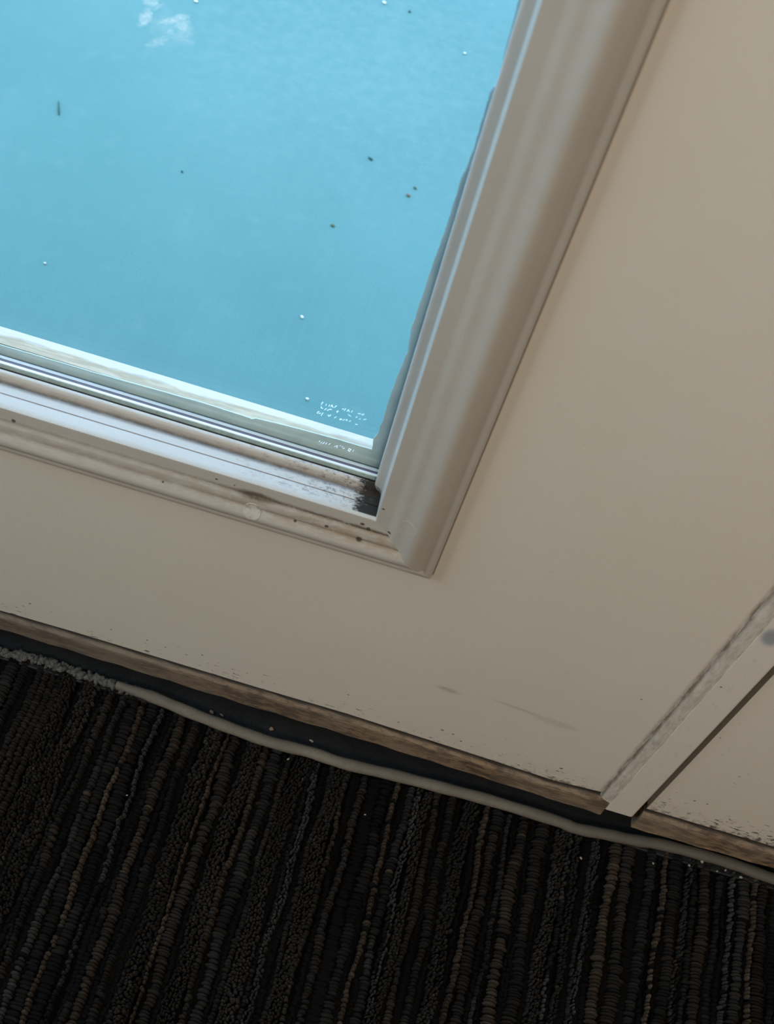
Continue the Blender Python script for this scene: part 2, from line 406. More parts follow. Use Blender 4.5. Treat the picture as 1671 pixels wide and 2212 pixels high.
# ================================================================== THE ROOM
XL, XR, YB, ZC = -1.3, 2.2, -3.0, 2.45
DL, DR, DT = -0.625, 1.015, 1.80                       # door opening: left, right, top
def structure(o, label, cat): return tag(o, label, cat, kind='structure')
b = MB(); b.box((XL, YB, -0.06), (XR, 0.012, -0.0065)); floor = b.build('floor', M_BACK, origin=(0.2, -1.5, -0.0065))
structure(floor, 'floor under the dark striped carpet inside the door', 'floor')
b = MB()
b.box((XL-.1, 0.0, -0.3), (DL-.02, .12, ZC)); b.box((DR+.02, 0.0, -0.3), (XR+.1, .12, ZC)); b.box((DL-.02, 0.0, DT+.02), (DR+.02, .12, ZC))
w = b.build('wall_front', M_WALL, origin=(0, .06, 0)); structure(w, 'cream wall that holds the pair of doors', 'wall')
b = MB(); b.box((XL-.1, YB-.1, -0.06), (XL, 0, ZC)); w = b.build('wall_left', M_WALL, origin=(XL, -1.5, 0)); structure(w, 'cream side wall left of the doors', 'wall')
b = MB(); b.box((XR, YB-.1, -0.06), (XR+.1, 0, ZC)); w = b.build('wall_right', M_WALL, origin=(XR, -1.5, 0)); structure(w, 'cream side wall right of the doors', 'wall')
b = MB(); b.box((XL, YB-.1, -0.06), (XR, YB, ZC)); w = b.build('wall_back', M_WALL, origin=(0, YB, 0)); structure(w, 'cream wall behind the viewer', 'wall')
b = MB(); b.box((XL-.1, YB-.1, ZC), (XR+.1, .12, ZC+.1)); w = b.build('ceiling', M_CEIL, origin=(0, -1.5, ZC)); structure(w, 'plain pale ceiling', 'ceiling')
# door jamb
b = MB()
b.box((DL-.02, -.012, -.02), (DL, .12, DT+.02)); b.box((DR, -.012, -.02), (DR+.02, .12, DT+.02)); b.box((DL, -.012, DT), (DR, .12, DT+.02))
w = b.build('trim_1', M_TRIM, origin=(DL, 0, 0), bevel=.002); structure(w, 'cream jamb around the pair of doors', 'door frame')
# deck outside
b = MB(); b.box((-9, .125, GZ-.2), (9, 12, GZ)); g = b.build('ground', M_DECK, origin=(0, 1, GZ))
structure(g, 'blue painted concrete deck seen through the door glass', 'deck')
# threshold: a low dark plate inside, a raised stop under the doors
b = MB()
b.box((DL, -0.004, -.0064), (DR, .05, -.0035)); b.box((DL, .030, -.3), (DR, .124, .018))
th = b.build('trim_2', M_BLACK, origin=(.19, .04, 0), bevel=.0008)
structure(th, 'black door threshold in the gap under the doors', 'threshold')

# ================================================================== THE DOORS
OX0, OX1, OZ0, OZ1 = -0.445, 0.0, 0.0, 1.33            # outer rectangle of the glass frame (z from FZ)
GAP = 0.2128                                            # right leaf starts here
MIRX = 2*0.1935                                         # mirror for the right leaf

PROF = [(0,0),(0,-.0030),(.0006,-.0042),(.0014,-.0046),(.0043,-.0046),(.0056,-.0038),(.0066,-.0038),(.0085,-.0066),(.0115,-.0086),(.0145,-.0098),(.0170,-.0100),(.0192,-.0093),(.0215,-.0077),(.0236,-.0064),(.0255,-.0060),(.0280,-.0058),(.0297,-.0052),(.0312,-.0040),(.0325,-.0033),(.0340,-.0030),(.0400,-.0030),(.0412,-.0027),(.0418,-.0016),
        (.0421,.0005),(.0423,.0030),(.0424,.0058),(.0420,.0062),(.0425,.0066),(.0427,.0100),(.0428,.0130),(.0440,.0143),(.0462,.0152),(.0476,.0160),(.0480,.0170),(.0480,.0182)]
def smooth_prof(P, n=3):
    return P
def arc(P):
    s = [0]
    for a, c_ in zip(P, P[1:]): s.append(s[-1]+math.dist(a, c_))
    return s

def rect_sweep(P, name, m, parent, rect, flip=False, attrs=True):
    """sweep profile (inset, y) round the rectangle with mitred corners; four bars with their own vertices"""
    x0, x1, z0, z1 = rect
    V = []; Fc = []; aw = []; aq = []; ah = []
    S = arc(P)
    # attribute w: inset while on the front, continues along the arc past the lip
    lip = next(i for i, p in enumerate(P) if p[0] >= .0418) if attrs else 0
    wv = [P[i][0] if i <= lip else P[lip][0]+(S[i]-S[lip])*1.0 for i in range(len(P))]
    def bar(f, length, N, horiz):
        base = len(V)
        for j in range(N+1):
            t = j/N
            for i, (w_, y_) in enumerate(P):
                V.append(f(t, w_, y_)); aw.append(wv[i]); ah.append(horiz)
                p = V[-1]
                aq.append(max(0.0, (x1-.0425)-p[0]) if horiz else max(0.0, p[2]-(z0+.0425)))
        n = len(P)
        for j in range(N):
            for i in range(n-1):
                a = base+j*n+i
                Fc.append((a, a+1, a+n+1, a+n))
    lx, lz = x1-x0, z1-z0
    bar(lambda t, w_, y_: (x1-w_-(lx-2*w_)*t, y_, z0+w_), lx, 24, 1.0)             # bottom, from the right corner
    bar(lambda t, w_, y_: (x1-w_, y_, z0+w_+(lz-2*w_)*t), lz, 24, 0.0)             # right
    bar(lambda t, w_, y_: (x0+w_, y_, z1-w_-(lz-2*w_)*t), lz, 12, 0.0)             # left
    bar(lambda t, w_, y_: (x0+w_+(lx-2*w_)*t, y_, z1-w_), lx, 12, 0.0)             # top
    if flip: Fc = [tuple(reversed(f)) for f in Fc]
    return V, Fc, aw, aq, ah

def put_attr(me, name, vals):
    a = me.attributes.new(name, 'FLOAT', 'POINT'); a.data.foreach_set('value', np.array(vals, dtype=np.float32))

def shade_auto(o, ang=35):
    me = o.data
    me.polygons.foreach_set('use_smooth', [True]*len(me.polygons))
    try: me.set_sharp_from_angle(angle=math.radians(ang))
    except Exception: pass

def slab_mesh(xa, xb, hole, zbot, ztop, y0, y1, yb):
    """door leaf with a rectangular hole; zbot gives the foot line of the front skin as points (x, z)"""
    mb = MB()
    hx0, hx1, hz0, hz1 = hole
    xs = sorted(set([xa, xb, hx0, hx1] + [p[0] for p in zbot if xa < p[0] < xb]))
    zb = lambda x: float(np.interp(x, [p[0] for p in zbot], [p[1] for p in zbot]))
    for a, c_ in zip(xs, xs[1:]):
        cols = [(None, ztop)] if (c_ <= hx0+1e-9 or a >= hx1-1e-9) else [(None, hz0), (hz1, ztop)]
        for lo, hi in cols:
            za, zc = (zb(a), zb(c_)) if lo is None else (lo, lo)
            v = [(a,y0,za),(c_,y0,zc),(c_,y1,zc),(a,y1,za),(a,y0,hi),(c_,y0,hi),(c_,y1,hi),(a,y1,hi)]
            mb.add(v, [(0,3,2,1),(4,5,6,7),(0,1,5,4),(1,2,6,5),(2,3,7,6),(3,0,4,7)])
    return mb

def build_leaf(name, mirror, label):
    fx = (lambda x: MIRX-x) if mirror else (lambda x: x)
    def P3(v): return [(fx(x), y, z) for x, y, z in v]
    def FF(f): return [tuple(reversed(q)) for q in f] if mirror else f
    if mirror:
        foot = [(-1, FZ-.2238), (2, FZ-.2238)]; xa, xb = -.628, MIRX-GAP
    else:
        pts = [at_y(*p) for p in ((0,1318.5),(160,1364.8),(550,1483),(750,1541.8),(1000,1622),(1200,1687),(1300,1711))]
        foot = [(-1, FZ-.2165), (-.45, FZ-.2165)] + [(p.x, p.z) for p in pts] + [(.3, pts[-1].z)]; xa, xb = -.622, .1775
    hole = (OX0+.03, OX1-.03, FZ+.03, FZ+OZ1-.03)
    org = (xa if not mirror else fx(xa), .02, FZ-.22)
    mb = slab_mesh(xa, xb, hole, foot, DT-.004, 0.0, .029, 0)
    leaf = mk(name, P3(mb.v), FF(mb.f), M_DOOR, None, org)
    structure(leaf, label, 'door')
    O = org
    rect = (OX0, OX1, FZ, FZ+OZ1)
    # inner moulding
    V, Fc, aw, aq, ah = rect_sweep(PROF, 'lite_frame', M_FRAME, leaf, rect)
    fr = mk('glass_frame', P3(V), FF([tuple(reversed(f)) for f in Fc]), M_FRAME, leaf, (fx(OX1), 0, FZ))
    put_attr(fr.data, 'w', aw); put_attr(fr.data, 'q', aq); put_attr(fr.data, 'h', ah); shade_auto(fr, 40)
    # outer frame: sill outside the pane; bottom sits a little higher than the upright's inset
    oy = [(.0310, .0545), (.0375, .0536), (.0440, .0522), (.0455, .0505), (.0462, .040), (.0462, .0), (.0300, .0)]
    x0, x1, z0, z1 = rect
    V = []; Fc = []
    ins = lambda w_: (x0+.0465, x1-.0475, z0+w_, z1-.047) if w_ > .039 else (x0+.002, x1-.002, z0+.002, z1-.002)
    n = len(oy)
    for cx, cz in ((0, 0), (1, 0), (1, 1), (0, 1)):
        for y_, w_ in oy:
            a0, a1, b0, b1 = ins(w_)
            V.append(((a0, a1)[cx], y_, (b0, b1)[cz]))
    for c4 in range(4):
        d4 = (c4+1) % 4
        for i in range(n):
            i2 = (i+1) % n
            Fc.append((c4*n+i, c4*n+i2, d4*n+i2, d4*n+i))
    mk('outer_frame', P3(V), FF(Fc), M_OUT, leaf, (fx(OX1), .04, FZ))
    # panes
    for y0_, y1_ in ((.0183, .0212), (.0272, .0293)):
        mb = MB(); mb.box((x0+.0445, y0_, z0+.0445), (x1-.0445, y1_, z1-.0445))
        pane = mk('glass_pane', P3(mb.v), FF(mb.f), M_GLASS, leaf, (fx((x0+x1)/2), y0_, FZ+.05))
        if y0_ < .02: front_pane = pane
    # spacer between the panes: four coloured ridges
    sp_parts = [('spacer_bar', M_SPC_FACE, [(.0214, .0450), (.0214, .0488), (.0222, .0489)]),
                ('spacer_edge', M_SPC_WHITE, [(.0214, .0484), (.0217, .0492), (.0229, .0493), (.0231, .0489)]),
                ('spacer_groove', M_SPC_DARK, [(.0231, .0489), (.0232, .0484), (.0249, .0484), (.0250, .0488)]),
                ('spacer_lip', M_SPC_GREY, [(.0250, .0488), (.0253, .0491), (.0268, .0491), (.0269, .0480)])]
    bar_ = None
    for nm, m_, pr in sp_parts:
        V = []; Fc = []
        n = len(pr)
        for cx, cz in ((0, 0), (1, 0), (1, 1), (0, 1)):
            for y_, w_ in pr:
                wx = w_ - .0011          # sits deeper behind the stop on the upright
                V.append((x0+wx if cx == 0 else x1-wx, y_, z0+w_ if cz == 0 else z1-w_))
        for c4 in range(4):
            d4 = (c4+1) % 4
            for i in range(n-1):
                Fc.append((c4*n+i, c4*n+i+1, d4*n+i+1, d4*n+i))
        o = mk(nm, P3(V), FF(Fc), m_, leaf if bar_ is None else bar_, (fx(x1-.048), .024, FZ+.048))
        if bar_ is None: bar_ = o
    # glazing tape with its torn inner edge, behind the outer pane
    TY = .02955
    if not mirror:
        rp = [at_y(px, py, TY) for px, py in ((803,971),(807,948),(818,933),(821,918),(828,905),(838,868),(850,833),(863,800),(881,757),(890,700),(893,697),(915,628),(940,556),(965,485),(994,391),(1022,323),(1043,250),(1060,194),(1067,187),(1074,182),(1076,165),(1101,72),(1121,0))]
        bp_ = [at_y(px, py, TY) for px, py in ((0,745),(90,771),(200,803.7),(320,837),(440,870.7),(540,903),(543,905),(552,903),(640,925),(740,952),(803,971))]
        right = [(p.x, p.z) for p in rp]; bottom = [(p.x, p.z) for p in bp_]
    else:
        right = [(x1-.054, FZ+.055), (x1-.052, FZ+.3)]; bottom = [(x0+.3, FZ+.053), (x1-.054, FZ+.055)]
    right.append((x1-.0495, FZ+OZ1-.05)); bottom = [(x0+.0495, FZ+.0535)] + bottom
    def rough_line(L, amp, step):
        out = []
        for (a, b_), (c_, d_) in zip(L, L[1:]):
            nseg = max(1, int(math.hypot(c_-a, d_-b_)/step))
            for i in range(nseg):
                t = i/nseg; out.append((a+(c_-a)*t+random.uniform(-amp, amp), b_+(d_-b_)*t+random.uniform(-amp, amp)))
        out.append(L[-1]); return out
    R_ = rough_line(right, .00022, .0022); B_ = rough_line(bottom, .00012, .003)
    V = []; Fc = []
    def strip(inner, outer):
        base = len(V)
        for (a, b_), (c_, d_) in zip(inner, outer):
            V.extend([(a, TY, b_), (c_, TY, d_), (c_, TY+.0003, d_), (a, TY+.0003, b_)])
        for i in range(len(inner)-1):
            p = base+i*4; q_ = p+4
            Fc.extend([(p, p+1, q_+1, q_), (p+1, p+2, q_+2, q_+1), (p+2, p+3, q_+3, q_+2), (p+3, p, q_, q_+3)])
    strip(R_, [(x1-.043, max(z, FZ+.043) if i else FZ+.043) for i, (x, z) in enumerate(R_)])
    strip(B_, [(x if i < len(B_)-1 else x1-.043, FZ+.043) for i, (x, z) in enumerate(B_)])
    Lz = [(x0+.0495, FZ+.0535), (x0+.0495, z1-.05)]
    strip(Lz, [(x0+.043, FZ+.043), (x0+.043, z1-.043)]); strip([(x0+.0495, z1-.05), (x1-.0495, z1-.05)], [(x0+.043, z1-.043), (x1-.043, z1-.043)])
    mk('glazing_tape', P3(V), FF(Fc), M_TAPE, leaf, (fx(x1-.05), TY, FZ+.05))
    # screw plugs in the moulding
    plugs = [(-.1112, .0215), (-.334, .0215)] if not mirror else [(-.1112, .0215), (-.334, .0215)]
    spots_ = [(OX1+px_, FZ+w_, 'h') for px_, w_ in plugs] + [(OX1-.0225, FZ+h_, 'v') for h_ in (.0505, .45, .85)]
    for px_, pz_, kind in spots_:
        nseg = 36; rr = .0053
        pw = [p[0] for p in PROF[:22]]; py_ = [p[1] for p in PROF[:22]]
        v = []; f = []
        kk = 1.0 if kind == 'h' else .45
        rings = ((1.0, .0010), (1.0, -.0001*kk), (.96, -.00035*kk), (.90, -.0002*kk), (.55, -.0002), (.25, -.0002))
        for r_, h_ in rings:
            for i in range(nseg):
                a = 2*math.pi*i/nseg; du, dw = rr*r_*math.cos(a), rr*r_*math.sin(a)
                if kind == 'h': w_ = pz_-FZ+dw; v.append((px_+du, float(np.interp(w_, pw, py_))+h_, FZ+w_))
                else: w_ = OX1-px_+dw; v.append((OX1-w_, float(np.interp(w_, pw, py_))+h_, pz_+du))
        nr = len(rings)
        for r_ in range(nr-1):
            for i in range(nseg):
                i2 = (i+1) % nseg; f.append((r_*nseg+i, r_*nseg+i2, (r_+1)*nseg+i2, (r_+1)*nseg+i))
        f.append(tuple((nr-1)*nseg+i for i in range(nseg)))
        pl = mk('screw_plug', P3(v), FF(f), M_PLUG if kind == 'h' else M_FRAMEP, fr, (fx(px_), -.008, pz_)); shade_auto(pl, 40)
    return leaf, fr, front_pane, bar_

door, frame, pane, _ = build_leaf('door_1', False, 'left cream door with the glass panel and scuffed foot')
door2, frame2, pane2, _ = build_leaf('door_2', True, 'right cream door beyond the upright seam strip')

# weathered strips along the feet of both leaves
def foot_strip(xa, xb, ztop, zbot, parent, end):
    mb = MB()
    prof = [(.0290, 0), (.0010, 0), (-.0010, .015), (-.0030, .12), (-.0034, .22), (-.0034, 1.0), (.0005, 1.03), (.029, 1.03)]
    N = 60; n = len(prof)
    V = []; Fc = []
    for j in range(N+1):
        x = xa+(xb-xa)*j/N
        zt, zb_ = ztop(x), zbot(x)
        for i, (y_, t) in enumerate(prof):
            wob = 0 if i in (0, n-1) else .00025*math.sin(x*310+i*2.1)+random.uniform(-.0001, .0001)
            V.append((x, y_+wob, zt+(zb_-zt)*t+(0 if i == 0 else wob)))
    for j in range(N):
        for i in range(n-1):
            a = j*n+i; Fc.append((a, a+n, a+n+1, a+1))
    Fc.append(tuple(range(n))); Fc.append(tuple(N*n+i for i in reversed(range(n))))
    o = mk('bottom_strip', V, Fc, M_WOOD, parent, ((xa+xb)/2, 0, zbot((xa+xb)/2)))
    put_attr(o.data, 'grime_shade', [1.0 if i in (0, 1) else (.55 if i == 2 else 0.0) for j in range(N+1) for i in range(n)])  # top faces carry grime and the skin edge's painted shadow
    return o
def interp_px(P, y):
    q = [at_y(px, py, y) for px, py in P]; xs = [p.x for p in q]; zs = [p.z for p in q]
    return lambda x: float(np.interp(x, xs, zs))
lt = interp_px(((0,1325),(160,1371.5),(550,1490),(750,1549),(1000,1629.5),(1200,1694.5),(1300,1720)), -.0010)
lb = interp_px(((0,1358.5),(160,1407.5),(550,1528),(750,1588),(1000,1666),(1200,1729.5),(1292,1758)), -.0034)
foot_strip(-.62, .1857, lt, lb, door, 'r')
rt = lambda x: FZ-.2275
rb = interp_px(((1359,1786),(1540,1838.5),(1671,1876)), -.0034)
foot_strip(.2118, 1.01, rt, rb, door2, 'l')

# astragal: flat strip over the joint, and the brush-painted seal on its left edge
def wobbly(xc, half, z0, z1, n, hgt, y0):
    V = []; Fc = []; K = 9
    for j in range(n+1):
        z = z0+(z1-z0)*j/n
        lump = .00022*math.sin(z*190)+.0002*math.sin(z*77+1)+random.uniform(-.00012, .00012)
        cx = xc+.00022*math.sin(z*120+.5)+random.uniform(-.0001, .0001)
        for i in range(K):
            a = math.pi*i/(K-1)
            V.append((cx-half*math.cos(a)*(1+lump*60), -.0002-.0032*(i/(K-1))-(hgt+lump)*math.sin(a)**1.5, z))
    for j in range(n):
        for i in range(K-1):
            a = j*K+i; Fc.append((a, a+1, a+K+1, a+K))
    return V, Fc
AB = at_y(1330, 1755, -.0034).z
mb = MB()
ap = [(.1772, .029), (.1772, -.0001), (.1784, -.0004), (.1850, -.0024), (.1868, -.0034), (.2058, -.0034), (.2070, -.0028), (.2073, -.0018), (.2073, .029)]
zt = DT-.006
V = [(x, y, AB) for x, y in ap]+[(x, y, zt) for x, y in ap]; n = len(ap)
Fc = [(i, (i+1) % n, n+(i+1) % n, n+i) for i in range(n)] + [tuple(reversed(range(n))), tuple(range(n, 2*n))]
ast = mk('seam_strip', V, Fc, M_AST, door, (.193, 0, AB))
V, Fc = wobbly(.1821, .0050, AB+.010, .9, 420, .0009, 0)
mk('painted_seal', V, Fc, M_SEAL, ast, (.1822, 0, AB+.012), smooth=True)
b = MB(); b.box((.196, .0300, FZ-.26), (.226, .0345, DT-.01)); b.build('seam_backing', M_GASKET, ast, (.21, .03, FZ))  # added behind the gap to stop outside light leaking through
# dark rubber seal behind the foot of the pair
b = MB(); b.box((-.62, .0292, FZ-.272), (1.01, .0298, FZ-.10)); sw = b.build('foot_seal', M_GASKET, door, (.19, .03, FZ-.25))

# etched safety mark low in the pane
strokes = [[(175,245),(205,180),(230,185)],[(300,270),(320,225)],[(385,295),(410,250)],[(445,300),(470,255),(500,325)],[(545,320),(600,275)],[(755,370),(800,365)],[(815,410),(850,355)],[(890,430),(930,385),(950,445)],[(1010,460),(1040,415)],[(1200,490),(1260,500)],[(1290,510),(1330,535),(1360,500)],
 [(180,295),(165,335),(225,350)],[(265,395),(320,350)],[(340,410),(380,385)],[(400,385),(430,370),(460,390)],[(600,440),(650,420)],[(615,470),(635,430)],[(920,520),(990,570)],[(1140,610),(1170,580)],[(1230,650),(1260,640)],[(1345,665),(1420,650)],
 [(55,490),(90,440),(115,440)],[(100,490),(165,485)],[(175,545),(225,470)],[(365,530),(385,570),(440,530)],[(540,615),(590,580)],[(685,665),(700,640),(745,645)],[(690,665),(740,660)],[(780,680),(815,660)],[(850,670),(890,665),(880,700)],[(955,715),(990,690)],[(1120,790),(1180,800)],
 [(110,1275),(150,1250)],[(160,1310),(200,1285)],[(220,1330),(270,1280)],[(290,1340),(330,1300)],[(375,1360),(425,1325)],[(540,1410),(630,1385)],[(600,1440),(630,1400)],[(690,1390),(720,1390)],[(740,1430),(770,1410)],[(770,1470),(820,1450)],[(920,1510),(950,1465),(1000,1490),(960,1545),(920,1510)],[(1040,1555),(1075,1500)]]
mb = MB()
for st in strokes:
    P = [at_y(680+x/12.854, 855+y/12.854, .0182) for x, y in st]
    for a, c_ in zip(P, P[1:]):
        d = (c_-a).normalized(); nn = Vector((-d.z, 0, d.x))*.00013
        v = [a-d*.0001-nn, c_+d*.0001-nn, c_+d*.0001+nn, a-d*.0001+nn]
        v = [(p.x, .01815, p.z) for p in v]+[(p.x, .01829, p.z) for p in v]
        mb.add(v, [(0,1,2,3),(7,6,5,4),(0,4,5,1),(1,5,6,2),(2,6,7,3),(3,7,4,0)])
mb.build('etched_mark', M_ETCH, pane, tuple(at_y(740, 900, .0182)))

# ================================================================== CARPET
# cords measured across the floor: (x centre, width mm, colour key)
def fx_(px, py): return at_z(px, py, 0).x
PAL = {'k': (0.004, 0.005, 0.008), 'd': (0.030, 0.027, 0.025), 'g': (0.062, 0.058, 0.054), 'b': (0.060, 0.046, 0.037), 't': (0.190, 0.130, 0.078),  # black key: low cords painted dark for the shaded gaps between rows
       'o': (0.150, 0.098, 0.058), 's': (0.070, 0.060, 0.052), 'l': (0.115, 0.110, 0.108), 'n': (0.095, 0.068, 0.044)}
def rows(items, sc, ox, oy, row, stp):
    out = []
    for x, w_, c_ in items:
        p = (ox+x/sc, oy+row/sc)
        xx = fx_(*p); x2 = fx_(p[0]+w_/sc, p[1]); out.append((xx, (x2-xx)*1.0, c_))
    return out
R1 = rows([(20,45,'s'),(70,30,'d'),(130,95,'s'),(200,25,'k'),(270,50,'b'),(330,45,'k'),(440,80,'d'),(505,38,'t'),(565,80,'d'),(640,30,'l'),(690,35,'k'),(780,62,'n'),(840,40,'k'),(885,50,'b'),(930,30,'k'),(1010,100,'s'),(1095,25,'t'),(1160,70,'b'),(1215,30,'k'),(1290,100,'s'),(1368,42,'n'),(1405,24,'k'),(1450,72,'g'),(1508,30,'k')], 2.725, 0, 1400, 1200, 0)
R2 = rows([(60,110,'s'),(130,30,'k'),(195,40,'l'),(250,45,'k'),(350,85,'s'),(410,35,'n'),(460,40,'k'),(520,48,'b'),(600,85,'k'),(685,75,'d'),(730,25,'k'),(768,38,'t'),(803,24,'k'),(850,58,'g'),(912,38,'l'),(980,60,'s'),(1050,48,'n'),(1100,30,'k'),(1155,55,'b'),(1205,35,'k'),(1270,90,'s'),(1345,30,'k'),(1395,34,'o'),(1420,14,'k'),(1462,70,'b'),(1520,35,'k'),(1560,32,'g'),(1590,20,'k'),(1645,80,'n')], 2.9316, 540, 1600, 1000, 0)
R3 = rows([(60,30,'k'),(112,75,'b'),(170,35,'k'),(245,80,'s'),(308,28,'l'),(370,42,'s'),(425,50,'k'),(490,34,'l'),(540,45,'k'),(610,66,'o'),(660,26,'k'),(712,76,'b'),(785,75,'k'),(855,62,'g'),(905,30,'k'),(950,30,'t'),(983,22,'k'),(1030,74,'b'),(1105,36,'l'),(1155,40,'d'),(1225,70,'n'),(1275,30,'k'),(1315,42,'d'),(1360,30,'k'),(1400,28,'l'),(1432,20,'k'),(1475,66,'g'),(1525,24,'k'),(1552,34,'t'),(1605,76,'b'),(1650,30,'k')], 2.9264, 1100, 1750, 700, 0)
cords = R1 + [c_ for c_ in R2] + R3
cords.sort()
# drop near duplicates where the measured strips overlap
cl = [cords[0]]
for c_ in cords[1:]:
    if c_[0]-cl[-1][0] > (c_[1]+cl[-1][1])*.33: cl.append(c_)
cords = cl
fill = []
for a, c_ in zip(cords, cords[1:]):
    free = (c_[0]-c_[1]/2)-(a[0]+a[1]/2)
    if free > .0025:
        fill.append(((c_[0]-c_[1]/2+a[0]+a[1]/2)/2, free, random.choice('dkbg')))
cords = sorted(cords+fill)
xa = cords[0][0]
while xa > -.62:
    w_ = random.choice((.007, .010, .014, .022, .006)); xa -= w_*.5+cords[0][1]*.5; cords.insert(0, (xa, w_, random.choice('kdskbtngsk')))
xa = cords[-1][0]
while xa < .72:
    w_ = random.choice((.007, .010, .014, .022, .006)); xa += w_*.5+cords[-1][1]*.5; cords.append((xa, w_, random.choice('kdskbtngsk')))

EDGE_PX = [(0,1405),(60,1418),(165,1448),(251,1478),(293,1493),(335,1508),(419,1543),(503,1575),(586,1604),(672,1626),(744,1650),(851,1675),(959,1703),(1067,1732),(1200,1773),(1244,1790),(1306,1802),(1368,1815),(1431,1825),(1524,1849),(1586,1868),(1671,1899)]
EDGE = [at_z(px, py, .0025) for px, py in EDGE_PX]
ex = [p.x for p in EDGE]; ey = [p.y for p in EDGE]
edge_y = lambda x: np.interp(x, ex, ey)

# dome template for one yarn loop
SEG, RNG = 8, 3
tv = []
for r in range(RNG):
    a = math.pi/2*r/RNG
    for s in range(SEG):
        t = 2*math.pi*s/SEG; tv.append((math.cos(a)*math.cos(t), math.cos(a)*math.sin(t), math.sin(a)))
tv.append((0, 0, 1)); tv = np.array(tv)
tf = []
for r in range(RNG-1):
    for s in range(SEG):
        s2 = (s+1) % SEG; tf.append((r*SEG+s, r*SEG+s2, (r+1)*SEG+s2, (r+1)*SEG+s))
tf4 = np.array(tf); tf3 = np.array([((RNG-1)*SEG+s, (RNG-1)*SEG+(s+1) % SEG, RNG*SEG) for s in range(SEG)])
YN = -.46
C_ = []; S_ = []; K_ = []; A_ = []
for ci, (xc, wd, key) in enumerate(cords):
    col = np.array(PAL[key])
    ph = rng.uniform(0, 6.28, 4)
    nsub = 1 if wd < .0115 else max(2, int(round(wd/.0062)))
    if key in 'sl' : nsub = max(1, int(round(wd/.0026)))
    if key in 'k': nsub = max(1, int(round(wd/.007)))
    pitch0 = {'k': .0034, 'd': .0029, 'g': .0027, 'b': .0025, 't': .0030, 'o': .0028, 's': .0022, 'l': .0024, 'n': .0026}[key]
    for sidx in range(nsub):
        off = (sidx-(nsub-1)/2)*wd/nsub; w1 = wd/nsub
        y = float(edge_y(xc+off))-.0030 - rng.uniform(0, .0015)
        base_h = {'k': .0012, 'd': .0042, 'g': .0058, 'b': .0062, 't': .0068, 'o': .0070, 's': .0056, 'l': .0062, 'n': .0064}[key]
        sv = rng.uniform(.75, 1.25)
        alt = np.array(PAL[{'k':'k','d':'k','g':'d','b':'d','t':'o','o':'n','s':'b','l':'d','n':'b'}[key]]); seg = rng.uniform(0, 6.28); smo = 1.0
        while y > YN:
            pitch = pitch0*rng.uniform(.85, 1.18)
            wander = .0010*math.sin(y*38+ph[0])+.0007*math.sin(y*91+ph[1])
            wmod = 1+.16*math.sin(y*55+ph[2])+rng.uniform(-.1, .1)
            hw = w1*.56*wmod*(1 if nsub == 1 else 1.05)
            jx = .0007 if key in 'sl' else .0004
            C_.append((xc+off+wander+rng.normal()*jx, y+rng.normal()*.0004, -.0062))
            h = base_h*rng.uniform(.88, 1.08)*(1+.10*math.sin(y*47+ph[3]))
            S_.append((hw*rng.uniform(.8, 1.2), pitch*rng.uniform(.52, .74), h*rng.uniform(.93, 1.06))); A_.append(rng.normal()*(.45 if key in 'sl' else .2))
            f = sv*rng.uniform(.62, 1.3)*(1+.25*math.sin(y*23+ph[2]))
            sw = math.sin(y*21+seg)+.6*math.sin(y*53+seg*2)
            cc = (col if sw > -.55 else alt)*f*(.57 if key != 'k' else .34)
            if key in 'slgn' and rng.random() < .025: cc = np.array(PAL[random.choice('tlkb')])*rng.uniform(.4, .7)
            if key in 'td' and rng.random() < .07: cc = np.array(PAL['k'])
            K_.append(cc); y -= pitch
C_ = np.array(C_); S_ = np.array(S_); A_ = np.array(A_); K_ = np.array(K_); K_ = np.clip(K_*.74 + K_.mean(1, keepdims=True)*.26*np.array([.97, 1.0, 1.06]), .0015, 1)
n = len(C_); nv = len(tv)
P = tv[None]*S_[:, None, :]
ca, sa = np.cos(A_)[:, None], np.sin(A_)[:, None]
Px = P[..., 0]*ca-P[..., 1]*sa*1.0; Py = P[..., 1]*ca+P[..., 0]*sa*.35
V = np.stack([Px, Py, P[..., 2]], -1)+C_[:, None, :]
ide = (np.arange(n)*nv)[:, None, None]
F4 = (tf4[None]+ide).reshape(-1, 4); F3 = (tf3[None]+ide).reshape(-1, 3)
me = bpy.data.meshes.new('carpet_pile')
me.vertices.add(n*nv); me.vertices.foreach_set('co', V.reshape(-1).astype(np.float32))
nl = F4.size+F3.size; me.loops.add(nl)
me.loops.foreach_set('vertex_index', np.concatenate([F4.reshape(-1), F3.reshape(-1)]).astype(np.int32))
npoly = len(F4)+len(F3); me.polygons.add(npoly)
starts = np.concatenate([np.arange(len(F4))*4, len(F4)*4+np.arange(len(F3))*3]).astype(np.int32)
me.polygons.foreach_set('loop_start', starts)
me.polygons.foreach_set('use_smooth', np.ones(npoly, dtype=bool))
me.update(calc_edges=True)
ca_ = me.attributes.new('yarn', 'FLOAT_COLOR', 'POINT')
cols = np.concatenate([np.repeat(K_, nv, axis=0), np.ones((n*nv, 1))], 1).astype(np.float32)
ca_.data.foreach_set('color', cols.reshape(-1))
me.materials.append(M_YARN)
carpet = bpy.data.objects.new('carpet', me); COL.objects.link(carpet)
tag(carpet, 'dark brown and black striped loop carpet running up to the doors', 'carpet', kind='stuff')

